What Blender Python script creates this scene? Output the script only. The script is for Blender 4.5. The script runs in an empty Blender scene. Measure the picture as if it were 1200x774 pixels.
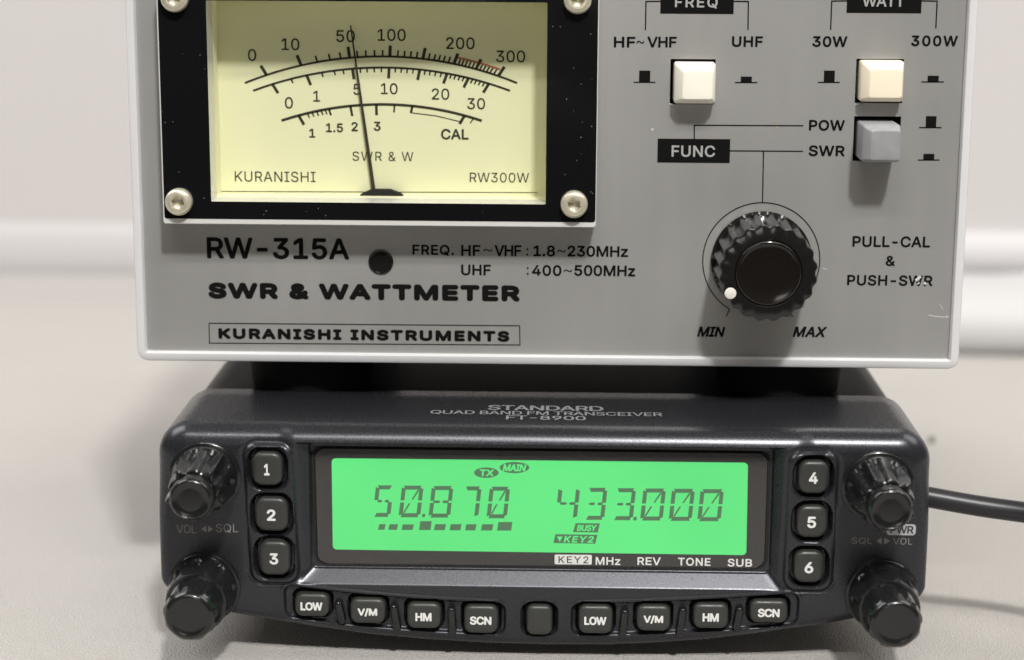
import bpy, bmesh, math, random
import numpy as np
from mathutils import Vector, Matrix

MM = 0.001
scene = bpy.context.scene
COL = scene.collection
random.seed(7)
rng = np.random.default_rng(5)

# ------------------------------------------------------------------ camera (all lengths in mm, scaled to metres when linked)
FPX = 2300.0                                   # focal length in pixels of the 1200 px wide photograph
PITCH, YAW, ROLL = math.radians(12.1), math.radians(1.3), 0.0055
CAM = np.array([2.0774, -340.152, 135.154])
_f = np.array([-math.sin(YAW)*math.cos(PITCH), math.cos(YAW)*math.cos(PITCH), -math.sin(PITCH)])
_r = np.cross(_f, [0, 0, 1]); _r /= np.linalg.norm(_r); _d = np.cross(_f, _r)
RIGHT = math.cos(ROLL)*_r - math.sin(ROLL)*_d
DOWN = math.sin(ROLL)*_r + math.cos(ROLL)*_d
FWD = _f
cam_data = bpy.data.cameras.new('camera')
cam = bpy.data.objects.new('camera', cam_data); COL.objects.link(cam)
cam_data.sensor_width = 36.0; cam_data.lens = 36.0*FPX/1200.0
cam_data.clip_start = 0.01; cam_data.clip_end = 50
cam.matrix_world = Matrix(((RIGHT[0], -DOWN[0], -FWD[0], CAM[0]*MM), (RIGHT[1], -DOWN[1], -FWD[1], CAM[1]*MM),
                           (RIGHT[2], -DOWN[2], -FWD[2], CAM[2]*MM), (0, 0, 0, 1)))
cam_data.dof.use_dof = True
cam_data.dof.focus_distance = float((np.array([0, 8, 45])-CAM) @ FWD)*MM
cam_data.dof.aperture_fstop = 12.0
scene.camera = cam

# ------------------------------------------------------------------ room light
world = bpy.data.worlds.new('World'); scene.world = world; world.use_nodes = True
wn = world.node_tree; bg = wn.nodes['Background']
# dim room: pale ceiling, darker towards the floor
wt_ = wn.nodes.new('ShaderNodeTexCoord'); ws_ = wn.nodes.new('ShaderNodeSeparateXYZ'); wr_ = wn.nodes.new('ShaderNodeValToRGB'); wm_ = wn.nodes.new('ShaderNodeMapRange')
wm_.inputs['From Min'].default_value = -1; wm_.inputs['From Max'].default_value = 1
wn.links.new(wt_.outputs['Generated'], ws_.inputs[0]); wn.links.new(ws_.outputs['Z'], wm_.inputs['Value']); wn.links.new(wm_.outputs['Result'], wr_.inputs['Fac']); wn.links.new(wr_.outputs['Color'], bg.inputs['Color'])
wr_.color_ramp.elements[0].position = 0.42; wr_.color_ramp.elements[0].color = (0.07, 0.058, 0.046, 1)
wr_.color_ramp.elements[1].position = 0.80; wr_.color_ramp.elements[1].color = (0.56, 0.50, 0.44, 1)
e_ = wr_.color_ramp.elements.new(0.55); e_.color = (0.20, 0.175, 0.15, 1)
bg.inputs['Strength'].default_value = 0.22

def area(name, loc, target, size, watts, color, size_y=None):
    l = bpy.data.lights.new(name, 'AREA'); l.energy = watts; l.color = color
    l.shape = 'RECTANGLE'; l.size = size; l.size_y = size_y or size
    o = bpy.data.objects.new(name, l); COL.objects.link(o)
    o.location = loc
    o.rotation_euler = (Vector(target)-Vector(loc)).to_track_quat('-Z', 'Y').to_euler()
    return o
LDIR = Vector((0.23, -1.0, 1.15)).normalized()
area('ceiling_lamp', Vector((0, 0.02, 0.08))+LDIR*1.5, (0, 0.02, 0.08), 0.105, 19.0, (1.0, 0.985, 0.96), 0.105)
area('highlight_strip', Vector((0.1, 0.0, 0.1))+Vector((0.0, -0.72, 1.0)).normalized()*1.6, (0.05, 0.0, 0.08), 1.3, 13.0, (1.0, 0.97, 0.93), 0.07)  # added long lamp, draws the highlight along the radio's top ridge
area('side_fill', (-0.62, 0.10, 0.75), (-0.05, 0.12, 0.0), 0.5, 5.2, (0.98, 0.97, 0.97), 0.5)  # added fill lamp, lightens the meter's shadow on the table
area('side_fill', (0.62, 0.06, 0.75), (0.08, 0.08, 0.0), 0.5, 3.8, (1.0, 0.97, 0.93), 0.5)  # added fill lamp opposite, brightens the right side of the table
area('room_fill', (-0.03, -0.75, 0.20), (0, 0, 0.09), 0.16, 0.3, (1.0, 0.95, 0.88), 0.16)

scene.view_settings.view_transform = 'Standard'
scene.view_settings.look = 'None'
scene.view_settings.exposure = 0.0
scene.view_settings.gamma = 1.0
scene.render.engine = 'CYCLES'
scene.cycles.use_denoising = True
scene.cycles.max_bounces = 8

# ------------------------------------------------------------------ helpers
def at(px, py, Y):
    d = FWD*FPX + RIGHT*(px-600) + DOWN*(py-387)
    return CAM + d*((Y-CAM[1])/d[1])
def atz(px, py, Z):
    d = FWD*FPX + RIGHT*(px-600) + DOWN*(py-387)
    return CAM + d*((Z-CAM[2])/d[2])
def xz(px, py, Y):
    p = at(px, py, Y); return (float(p[0]), float(p[2]))

def lin(r, g, b):
    f = lambda c: (c/255/12.92) if c/255 <= 0.04045 else ((c/255+0.055)/1.055)**2.4
    return (f(r), f(g), f(b), 1.0)

def mat(name, color, rough=0.5, metal=0.0, spec=0.5, noise=None, bump=None, coat=0.0, emit=None, mottle=None):
    """noise=(scale, amount): roughness breakup; bump=(scale, strength, distance_mm); mottle=(scale, amount): base colour wear"""
    m = bpy.data.materials.new(name); m.use_nodes = True
    nt = m.node_tree; b = nt.nodes['Principled BSDF']
    b.inputs['Base Color'].default_value = color if len(color) == 4 else (*color, 1)
    b.inputs['Roughness'].default_value = rough; b.inputs['Metallic'].default_value = metal
    b.inputs['Specular IOR Level'].default_value = spec
    b.inputs['Coat Weight'].default_value = coat
    tc = nt.nodes.new('ShaderNodeTexCoord')
    def tex(scale, detail=3):
        n = nt.nodes.new('ShaderNodeTexNoise'); n.inputs['Scale'].default_value = scale; n.inputs['Detail'].default_value = detail
        nt.links.new(tc.outputs['Object'], n.inputs['Vector']); return n
    if noise:
        n = tex(noise[0]); r = nt.nodes.new('ShaderNodeMapRange')
        r.inputs['From Min'].default_value = 0.3; r.inputs['From Max'].default_value = 0.7
        r.inputs['To Min'].default_value = rough-noise[1]; r.inputs['To Max'].default_value = rough+noise[1]
        nt.links.new(n.outputs['Fac'], r.inputs['Value']); nt.links.new(r.outputs['Result'], b.inputs['Roughness'])
    if mottle:
        n = tex(mottle[0], 4); mx = nt.nodes.new('ShaderNodeMix'); mx.data_type = 'RGBA'
        c = b.inputs['Base Color'].default_value
        mx.inputs['A'].default_value = (c[0]*(1-mottle[1]), c[1]*(1-mottle[1]), c[2]*(1-mottle[1]*1.05), 1)
        mx.inputs['B'].default_value = (min(1, c[0]*(1+mottle[1])), min(1, c[1]*(1+mottle[1])), min(1, c[2]*(1+mottle[1])), 1)
        nt.links.new(n.outputs['Fac'], mx.inputs['Factor']); nt.links.new(mx.outputs['Result'], b.inputs['Base Color'])
    if bump:
        n = tex(bump[0], 2); bp = nt.nodes.new('ShaderNodeBump')
        bp.inputs['Strength'].default_value = bump[1]; bp.inputs['Distance'].default_value = bump[2]*MM
        nt.links.new(n.outputs['Fac'], bp.inputs['Height']); nt.links.new(bp.outputs['Normal'], b.inputs['Normal'])
    if emit:
        b.inputs['Emission Color'].default_value = emit[0]; b.inputs['Emission Strength'].default_value = emit[1]
    return m

ORIGIN = {}
def empty(name, loc, label, cat):
    o = bpy.data.objects.new(name, None); COL.objects.link(o)
    o.empty_display_size = 0.01; o.location = [c*MM for c in loc]; ORIGIN[o] = np.array(loc, float)
    o['label'] = label; o['category'] = cat
    return o
def link(name, me, material, parent=None, origin=None, smooth=None, label=None):
    o = bpy.data.objects.new(name, me); COL.objects.link(o)
    if material is not None: me.materials.append(material)
    po = ORIGIN[parent] if parent is not None else np.zeros(3)
    o.parent = parent
    og = np.array(origin if origin is not None else po, float)
    o.location = (og-po)*MM; ORIGIN[o] = og
    if smooth is not None:
        me.shade_smooth()
        if smooth < 180: me.set_sharp_from_angle(angle=math.radians(smooth))
    if label: o['label'] = label
    return o
def part(name, vf, material, parent=None, origin=None, smooth=35, label=None):
    """vf = (verts in world mm, faces)"""
    v, f = vf
    po = ORIGIN[parent] if parent is not None else np.zeros(3)
    og = np.array(origin if origin is not None else po, float)
    me = bpy.data.meshes.new(name)
    me.from_pydata(((np.asarray(v, float)-og)*MM).tolist(), [], [list(map(int, q)) for q in f])
    me.validate()
    bm = bmesh.new(); bm.from_mesh(me); bmesh.ops.recalc_face_normals(bm, faces=bm.faces); bm.to_mesh(me); bm.free()
    return link(name, me, material, parent, og, smooth, label)
def join(*vfs):
    V, Fc = [], []
    for v, f in vfs:
        n = len(V); V.extend([tuple(map(float, p)) for p in v]); Fc.extend([[i+n for i in q] for q in f])
    return V, Fc
def loft(rings, cap0=True, cap1=True, closed=True):
    n = len(rings[0]); V = [tuple(p) for r in rings for p in r]; Fc = []
    m = n if closed else n-1
    for k in range(len(rings)-1):
        for i in range(m):
            j = (i+1) % n
            Fc.append([k*n+i, k*n+j, (k+1)*n+j, (k+1)*n+i])
    if cap0: Fc.append(list(range(n))[::-1])
    if cap1: Fc.append([(len(rings)-1)*n+i for i in range(n)])
    return V, Fc
def rrect(x0, x1, z0, z1, r, n=6):
    P = []
    r = max(1e-4, min(r, (x1-x0)/2-1e-4, (z1-z0)/2-1e-4))
    for cx, cz, a0 in ((x1-r, z1-r, 0), (x0+r, z1-r, 90), (x0+r, z0+r, 180), (x1-r, z0+r, 270)):
        for k in range(n+1):
            a = math.radians(a0+90*k/n); P.append((cx+r*math.cos(a), cz+r*math.sin(a)))
    return P
def box(x0, x1, y0, y1, z0, z1):
    V = [(x, y, z) for x in (x0, x1) for y in (y0, y1) for z in (z0, z1)]
    return V, [[0, 1, 3, 2], [4, 6, 7, 5], [0, 4, 5, 1], [2, 3, 7, 6], [0, 2, 6, 4], [1, 5, 7, 3]]
def slab(x0, x1, z0, z1, r, yf, yb, bev=0.3, n=6):
    """rounded rectangle slab, rounded front edge facing the camera (-Y)"""
    rings = []
    rings.append([(x, yb, z) for x, z in rrect(x0, x1, z0, z1, r, n)])
    for k in range(5):
        a = math.pi/2*k/4; ins = bev*(1-math.cos(a)); y = yf+bev*(1-math.sin(a))
        rings.append([(x, y, z) for x, z in rrect(x0+ins, x1-ins, z0+ins, z1-ins, max(0.02, r-ins), n)])
    return loft(rings)
def rect_px(l, r, t, b, Y):
    x0, zm = xz(l, (t+b)/2, Y); x1, _ = xz(r, (t+b)/2, Y)
    _, z1 = xz((l+r)/2, t, Y); _, z0 = xz((l+r)/2, b, Y)
    return x0, x1, z0, z1
def lathe(prof, origin, axis=(0, -1, 0), n=64, up=(0, 0, 1)):
    """prof: (radius, height, mod(theta) or None); theta 0 = right, 90 = up seen from the front"""
    a = np.array(axis, float); a /= np.linalg.norm(a); u = np.array(up, float); u -= a*(u@a); u /= np.linalg.norm(u)
    r = np.array([1.0, 0, 0]); r -= a*(r@a); r /= np.linalg.norm(r)
    rings = []
    for q in prof:
        ring = []
        for i in range(n):
            t = 2*math.pi*i/n; R = q[0]*(q[2](t) if len(q) > 2 and q[2] else 1)
            ring.append(np.array(origin)+a*q[1]+(r*math.cos(t)+u*math.sin(t))*R)
        rings.append(ring)
    return loft(rings, True, True)
def grid_panel(xs, zs, y, holes):
    xs = sorted(xs); zs = sorted(zs); V, Fc = [], []
    for i in range(len(xs)-1):
        for j in range(len(zs)-1):
            cx, cz = (xs[i]+xs[i+1])/2, (zs[j]+zs[j+1])/2
            if any(h[0] < cx < h[1] and h[2] < cz < h[3] for h in holes): continue
            n = len(V); V += [(xs[i], y, zs[j]), (xs[i+1], y, zs[j]), (xs[i+1], y, zs[j+1]), (xs[i], y, zs[j+1])]
            Fc.append([n, n+1, n+2, n+3])
    return V, Fc
def tube(pts, r, n=20, cap=True):
    P = [np.array(p, float) for p in pts]; rings = []
    for i, p in enumerate(P):
        t = P[min(i+1, len(P)-1)]-P[max(i-1, 0)]; t /= np.linalg.norm(t)
        u = np.cross(t, [0, 0, 1]); u /= np.linalg.norm(u); w = np.cross(u, t)
        rings.append([p+(u*math.cos(2*math.pi*k/n)+w*math.sin(2*math.pi*k/n))*r for k in range(n)])
    return loft(rings, cap, cap)

# ---- printing: flat ink laid a hair in front of the surface it is printed on
FONT = None
try:
    import os
    _p = os.path.join(bpy.utils.system_resource('DATAFILES'), 'fonts', 'Inter.woff2')   # the sans face that ships inside Blender
    if os.path.exists(_p): FONT = bpy.data.fonts.load(_p)
except Exception:
    FONT = None
_GC = {}
def raw_glyphs(s, sp):
    """outlines of a text, every contour filled on its own (letters of this face overlap their own strokes)"""
    if (s, sp) in _GC: return _GC[s, sp]
    c = bpy.data.curves.new('t', 'FONT'); c.body = s; c.size = 1.0; c.resolution_u = 4; c.fill_mode = 'NONE' if hasattr(c, 'fill_mode') else 'BOTH'
    if FONT: c.font = FONT
    c.space_character = sp
    o = bpy.data.objects.new('t', c); COL.objects.link(o)
    me = bpy.data.meshes.new_from_object(o.evaluated_get(bpy.context.evaluated_depsgraph_get()))
    P = [tuple(q.co)[:2] for q in me.vertices]; nb = {}
    for e in me.edges:
        a, b = e.vertices; nb.setdefault(a, []).append(b); nb.setdefault(b, []).append(a)
    bpy.data.objects.remove(o); bpy.data.curves.remove(c); bpy.data.meshes.remove(me)
    seen, loops = set(), []
    for a in range(len(P)):
        if a in seen or a not in nb: continue
        L = [a]; seen.add(a); cur = a
        while True:
            nx = [q for q in nb[cur] if q not in seen]
            if not nx: break
            cur = min(nx, key=lambda q: abs(q-cur)); seen.add(cur); L.append(cur)
        if len(L) > 2: loops.append([P[q] for q in L])
    # triangulate all contours together and keep what they wind round (strokes of this face overlap each other)
    from mathutils.geometry import delaunay_2d_cdt
    v2, e2 = [], []
    for L in loops:
        L = [p for i, p in enumerate(L) if math.dist(p, L[i-1]) > 1e-5]
        n = len(v2); v2 += [Vector(p) for p in L]; e2 += [(n+i, n+(i+1) % len(L)) for i in range(len(L))]
    ov, oe, of, _a, _b, _c = delaunay_2d_cdt(v2, e2, [], 0, 1e-6)
    ov = np.array([tuple(p) for p in ov]); of = [list(q) for q in of]
    cen = np.array([ov[q].mean(0) for q in of]); wind = np.zeros(len(cen), int)
    for L in loops:
        A_ = np.array(L)
        for (x1, y1), (x0, y0) in zip(A_, np.roll(A_, 1, 0)):
            up = (y0 <= cen[:, 1]) & (y1 > cen[:, 1]); dn = (y0 > cen[:, 1]) & (y1 <= cen[:, 1])
            side = (x1-x0)*(cen[:, 1]-y0)-(cen[:, 0]-x0)*(y1-y0)
            wind += (up & (side > 0)).astype(int)-(dn & (side < 0)).astype(int)
    of = [q for q, w in zip(of, wind) if w != 0]
    _GC[s, sp] = (ov, of, np.zeros(len(ov))); return _GC[s, sp]
def glyphs(s, bold=0.0, stretch=1.0, ratio=None, shear=0.0, maxsp=1.16):
    """2-D verts (0..1 in both axes), depth steps and faces of a text; ratio = wanted width/height, reached by
    letter spacing, the rest by stretching; bold = stroke thickening as a share of the letter height"""
    v, f, dp = raw_glyphs(s, 1.0); h0 = np.ptp(v[:, 1])
    asp = np.ptp(v[:, 0])/h0
    if ratio and len(s) > 1:
        w1 = np.ptp(v[:, 0]); v2, _, _ = raw_glyphs(s, 1.5); w2 = np.ptp(v2[:, 0])
        want = (ratio-2*bold)*h0/stretch
        sp = 1+0.5*(want-w1)/max(1e-6, w2-w1); sp = min(1.05 if len(s) < 4 and maxsp < 2 else maxsp, max(0.95, round(sp, 3)))
        v, f, dp = raw_glyphs(s, sp)
    v = v-v.min(0); v = v/np.maximum(v.max(0), 1e-6)
    if shear:
        v[:, 0] += shear*v[:, 1]; v[:, 0] /= v[:, 0].max()
    A = ratio if ratio else asp+2*bold
    if bold > 0:
        bx = bold/A; V, Fc = [], []
        v = v*np.array([1-2*bx, 1-2*bold])+np.array([bx, bold])
        for k in range(8):
            a = 2*math.pi*k/8; n = len(V)
            V += [(x+bx*math.cos(a), z+bold*math.sin(a), 0.0015*k+d) for (x, z), d in zip(v, dp)]; Fc += [[q+n for q in p] for p in f]
        return np.array(V), Fc, A
    return np.c_[v, dp], f, A
class Ink:
    def __init__(s, Y, lift=0.05): s.Y = Y; s.y = Y-lift; s.V = []; s.F = []
    def add(s, pts2, faces):
        n = len(s.V); s.V += [(p[0], s.y-(p[2] if len(p) > 2 else 0), p[1]) for p in pts2]; s.F += [[i+n for i in q] for q in faces]
    def text(s, t, l, r, top, bot, bold=0.0, stretch=1.0, shear=0.0):
        x0, x1, z0, z1 = rect_px(l, r, top, bot, s.Y)
        v, f, _ = glyphs(t, bold, stretch, (x1-x0)/(z1-z0), shear)
        s.add([(x0+(x1-x0)*a, z0+(z1-z0)*b, c) for a, b, c in v], f)
    def ctext(s, t, cx, cy, h, bold=0.0, stretch=1.0, space=None):
        """centred on a pixel, h pixels tall, natural width"""
        v, f, asp = glyphs(t, bold)
        x, z = xz(cx, cy, s.Y); _, za = xz(cx, cy-h/2, s.Y); H = 2*(za-z); W = H*asp*stretch
        s.add([(x+W*(a-.5), z+H*(b-.5), c) for a, b, c in v], f)
    def line(s, pts, w):
        """polyline through pixels, w pixels wide"""
        P = [np.array(xz(px, py, s.Y)) for px, py in pts]; s.stroke(P, w/6.0)
    def stroke(s, P, w):
        P = [np.array(p, float) for p in P]; L, R = [], []
        for i, p in enumerate(P):
            a = P[i]-P[i-1] if i else P[1]-P[0]; b = P[i+1]-P[i] if i < len(P)-1 else P[i]-P[i-1]
            a = a/np.linalg.norm(a); b = b/np.linalg.norm(b)
            t = a+b; t /= np.linalg.norm(t); nrm = np.array([-t[1], t[0]]); k = (w/2)/max(0.5, nrm@np.array([-a[1], a[0]]))
            L.append(p+nrm*k); R.append(p-nrm*k)
        n = len(P); s.add([tuple(p) for p in L+R], [[i, i+1, n+i+1, n+i] for i in range(n-1)])
    def rect(s, l, r, t, b): 
        x0, x1, z0, z1 = rect_px(l, r, t, b, s.Y); s.add([(x0, z0), (x1, z0), (x1, z1), (x0, z1)], [[0, 1, 2, 3]])
    def poly(s, px): s.add([xz(a, b, s.Y) for a, b in px], [list(range(len(px)))])
    def ellipse(s, l, r, t, b, n=32):
        s.poly([((l+r)/2+(r-l)/2*math.cos(2*math.pi*k/n), (t+b)/2+(b-t)/2*math.sin(2*math.pi*k/n)) for k in range(n)])
    def build(s, name, material, parent, label=None): return part(name, (s.V, s.F), material, parent, smooth=None, label=label)

# ------------------------------------------------------------------ materials
M_case = mat('textured silver paint', (0.64, 0.64, 0.65), 0.5, bump=(900, 0.12, 0.15), mottle=(160, 0.05))
M_ink = mat('black ink', (0.006, 0.006, 0.006), 0.8, spec=0.08)
M_blackprint = mat('black gloss print', (0.006, 0.006, 0.007), 0.12, noise=(60, 0.05))
M_acrylic = mat('clear acrylic edge', (0.62, 0.62, 0.60), 0.2)
M_dial = mat('cream dial card', (0.74, 0.745, 0.475), 0.7, mottle=(40, 0.03))
M_recess = mat('cream recess wall', (0.88, 0.86, 0.62), 0.45)
M_dialink = mat('dial ink', (0.040, 0.037, 0.022), 0.7, spec=0.2)
M_red = mat('red ink', (0.42, 0.14, 0.06), 0.6)
M_screw = mat('nickel plate', (0.68, 0.64, 0.50), 0.34, 0.55, mottle=(700, 0.18), bump=(900, 0.25, 0.1))
M_cream = mat('cream plastic', (0.88, 0.85, 0.74), 0.35, mottle=(90, 0.03))
M_cream2 = mat('yellowed plastic', (0.88, 0.80, 0.62), 0.35, mottle=(90, 0.03))
M_greybtn = mat('grey plastic', (0.32, 0.32, 0.335), 0.4, 0.15, mottle=(500, 0.2))
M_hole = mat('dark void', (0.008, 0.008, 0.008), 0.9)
M_knob = mat('black glossy plastic', (0.010, 0.010, 0.010), 0.17, noise=(300, 0.05))
M_knobcap = mat('black polished cap', (0.010, 0.008, 0.007), 0.1)
M_white = mat('white ink', (0.72, 0.72, 0.70), 0.5)
M_shell = mat('dark metallic paint', (0.040, 0.041, 0.047), 0.28, 0.6, bump=(4200, 0.16, 0.03), noise=(3000, 0.06))
M_body = mat('dark die cast body', (0.018, 0.018, 0.019), 0.5)
M_key = mat('black rubber key', (0.030, 0.031, 0.029), 0.4, noise=(500, 0.08))
M_rknob = mat('radio knob plastic', (0.010, 0.0105, 0.011), 0.17, noise=(400, 0.05))
M_bezel = mat('smoked window border', (0.024, 0.022, 0.022), 0.25)
M_lcd = mat('green lit screen', (0.02, 0.10, 0.03), 0.5, emit=((0.085, 0.71, 0.185, 1), 1.0))
nt_ = M_lcd.node_tree; tc_ = nt_.nodes.new('ShaderNodeTexCoord'); n_ = nt_.nodes.new('ShaderNodeTexNoise'); n_.inputs['Scale'].default_value = 38; n_.inputs['Detail'].default_value = 1
r_ = nt_.nodes.new('ShaderNodeMapRange'); r_.inputs['To Min'].default_value = 0.84; r_.inputs['To Max'].default_value = 1.14      # uneven back light
nt_.links.new(tc_.outputs['Object'], n_.inputs['Vector']); nt_.links.new(n_.outputs['Fac'], r_.inputs['Value']); nt_.links.new(r_.outputs['Result'], nt_.nodes['Principled BSDF'].inputs['Emission Strength'])
M_lcdink = mat('liquid crystal segment', (0.02, 0.03, 0.02), 0.5, emit=((0.048, 0.14, 0.058, 1), 1.0))
M_dimink = mat('dim brown print', (0.16, 0.12, 0.09), 0.5)
M_paleink = mat('pale print', (0.42, 0.43, 0.44), 0.4)
M_toplet = mat('grey top print', (0.21, 0.215, 0.22), 0.5)
M_sidelet = mat('shade dimmed print', (0.24, 0.23, 0.22), 0.5)  # print beside the knobs, knob shade put into its colour
M_rubber = mat('black rubber', (0.006, 0.006, 0.006), 0.8, spec=0.2)
M_cable = mat('black cable sheath', (0.014, 0.014, 0.017), 0.38)
M_wall = mat('white backdrop', (0.53, 0.508, 0.50), 0.85, mottle=(5, 0.03))
M_ledge = mat('white painted rail', (0.535, 0.522, 0.525), 0.8)
M_foldcloth = mat('white folded fabric', (0.49, 0.485, 0.485), 0.9, bump=(300, 0.2, 0.5))

def panel_material():
    m = mat('satin silver panel', (0.30, 0.30, 0.29), 0.34, 0.36)
    nt = m.node_tree; b = nt.nodes['Principled BSDF']
    tc = nt.nodes.new('ShaderNodeTexCoord'); mp = nt.nodes.new('ShaderNodeMapping'); mp.inputs['Scale'].default_value = (90, 1, 9)
    n = nt.nodes.new('ShaderNodeTexNoise'); n.inputs['Scale'].default_value = 3.0; n.inputs['Detail'].default_value = 3
    n2 = nt.nodes.new('ShaderNodeTexNoise'); n2.inputs['Scale'].default_value = 1500
    mx = nt.nodes.new('ShaderNodeMix'); mx.data_type = 'RGBA'
    mx.inputs['A'].default_value = (0.352, 0.350, 0.340, 1); mx.inputs['B'].default_value = (0.396, 0.392, 0.380, 1)
    bp = nt.nodes.new('ShaderNodeBump'); bp.inputs['Strength'].default_value = 0.06; bp.inputs['Distance'].default_value = 0.05*MM
    L = nt.links.new
    L(tc.outputs['Object'], mp.inputs['Vector']); L(mp.outputs['Vector'], n.inputs['Vector']); L(tc.outputs['Object'], n2.inputs['Vector'])
    L(n.outputs['Fac'], mx.inputs['Factor']); L(mx.outputs['Result'], b.inputs['Base Color'])
    n3 = nt.nodes.new('ShaderNodeTexNoise'); n3.inputs['Scale'].default_value = 32; n3.inputs['Detail'].default_value = 1.5; n3.inputs['Distortion'].default_value = 0.1
    r3 = nt.nodes.new('ShaderNodeMapRange'); r3.inputs['From Min'].default_value = 0.35; r3.inputs['From Max'].default_value = 0.65; r3.inputs['To Min'].default_value = 0.29; r3.inputs['To Max'].default_value = 0.40
    L(tc.outputs['Object'], n3.inputs['Vector']); L(n3.outputs['Fac'], r3.inputs['Value']); L(r3.outputs['Result'], b.inputs['Roughness'])
    L(n2.outputs['Fac'], bp.inputs['Height']); L(bp.outputs['Normal'], b.inputs['Normal'])
    return m
M_panel = panel_material()

def pane_material(name, gloss):
    m = bpy.data.materials.new(name); m.use_nodes = True; nt = m.node_tree; nt.nodes.clear()
    o = nt.nodes.new('ShaderNodeOutputMaterial'); t = nt.nodes.new('ShaderNodeBsdfTransparent'); g = nt.nodes.new('ShaderNodeBsdfGlossy')
    g.inputs['Roughness'].default_value = 0.06; x = nt.nodes.new('ShaderNodeMixShader')
    lw = nt.nodes.new('ShaderNodeLayerWeight'); pw = nt.nodes.new('ShaderNodeMath'); pw.operation = 'POWER'; pw.inputs[1].default_value = 5
    ma = nt.nodes.new('ShaderNodeMath'); ma.operation = 'MULTIPLY_ADD'; ma.inputs[1].default_value = 0.95-gloss; ma.inputs[2].default_value = gloss
    nt.links.new(lw.outputs['Facing'], pw.inputs[0]); nt.links.new(pw.outputs[0], ma.inputs[0]); nt.links.new(ma.outputs[0], x.inputs['Fac'])
    nt.links.new(t.outputs['BSDF'], x.inputs[1]); nt.links.new(g.outputs['BSDF'], x.inputs[2])
    nt.links.new(x.outputs['Shader'], o.inputs['Surface']); return m
M_pane = pane_material('clear pane', 0.045)

def cloth_material():
    m = mat('woven tablecloth', (0.62, 0.595, 0.57), 0.9)
    nt = m.node_tree; b = nt.nodes['Principled BSDF']; L = nt.links.new
    tc = nt.nodes.new('ShaderNodeTexCoord'); hs = []
    for sc in ((4200, 1100, 1), (1100, 4200, 1)):
        mp = nt.nodes.new('ShaderNodeMapping'); mp.inputs['Scale'].default_value = sc; L(tc.outputs['Object'], mp.inputs['Vector'])
        w = nt.nodes.new('ShaderNodeTexNoise'); w.inputs['Scale'].default_value = 1.0; w.inputs['Detail'].default_value = 2
        L(mp.outputs['Vector'], w.inputs['Vector']); hs.append(w)
    ad = nt.nodes.new('ShaderNodeMath'); ad.operation = 'ADD'; L(hs[0].outputs['Fac'], ad.inputs[0]); L(hs[1].outputs['Fac'], ad.inputs[1])
    n = nt.nodes.new('ShaderNodeTexNoise'); n.inputs['Scale'].default_value = 2300; n.inputs['Detail'].default_value = 2; L(tc.outputs['Object'], n.inputs['Vector'])
    ad2 = nt.nodes.new('ShaderNodeMath'); ad2.operation = 'MULTIPLY_ADD'; ad2.inputs[1].default_value = 1.6
    L(n.outputs['Fac'], ad2.inputs[0]); L(ad.outputs[0], ad2.inputs[2])
    bp = nt.nodes.new('ShaderNodeBump'); bp.inputs['Strength'].default_value = 0.9; bp.inputs['Distance'].default_value = 0.34*MM
    L(ad2.outputs[0], bp.inputs['Height']); L(bp.outputs['Normal'], b.inputs['Normal'])
    big = nt.nodes.new('ShaderNodeTexNoise'); big.inputs['Scale'].default_value = 14; L(tc.outputs['Object'], big.inputs['Vector'])
    mx = nt.nodes.new('ShaderNodeMix'); mx.data_type = 'RGBA'; mx.inputs['A'].default_value = (0.475, 0.454, 0.424, 1); mx.inputs['B'].default_value = (0.508, 0.486, 0.46, 1)
    L(big.outputs['Fac'], mx.inputs['Factor']); L(mx.outputs['Result'], b.inputs['Base Color'])
    return m
M_cloth = cloth_material()

# ------------------------------------------------------------------ the setting
def structure(o, label, cat):
    o['kind'] = 'structure'; o['label'] = label; o['category'] = cat
WALL_Y = 330.0
table = part('table_surface', ([(-700, -130, 0), (700, -130, 0), (700, WALL_Y+40, 0), (-700, WALL_Y+40, 0)], [[0, 1, 2, 3]]), M_cloth, smooth=None)
structure(table, 'pale beige woven cloth covering the table under the radio', 'tablecloth')
def extrude_x(prof, x0, x1, nx=2):
    rings = [[(x0+(x1-x0)*k/nx, y, z) for y, z in prof] for k in range(nx+1)]
    return loft(rings, False, False, closed=False)
zb = xz(100, 292, WALL_Y)[1]                     # height of the white rail on the backdrop
wall_prof = [(WALL_Y+16, 420)]+[(WALL_Y, z) for z in (400, zb+60, zb+14)]
wall_prof += [(WALL_Y, -2)]
wall = part('background_wall', extrude_x(wall_prof, -700, 700), M_wall)
structure(wall, 'blurred plain pale wall behind the meter and radio', 'wall')
def rail_ring(x, d): return [(x, WALL_Y+1, zb+9)]+[(x, WALL_Y-d*math.sin(a), zb+9*math.cos(a)) for a in np.linspace(0.15, math.pi-0.15, 14)]+[(x, WALL_Y+1, zb-9)]
rail = part('wall_rail', loft([rail_ring(-640, 0.35), rail_ring(-100, 0.6), rail_ring(80, 7.0), rail_ring(640, 10.0)], closed=False, cap0=False, cap1=False), M_ledge)
rail['label'] = 'blurred white horizontal rail running along the wall behind the meter'; rail['category'] = 'rail'
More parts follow.
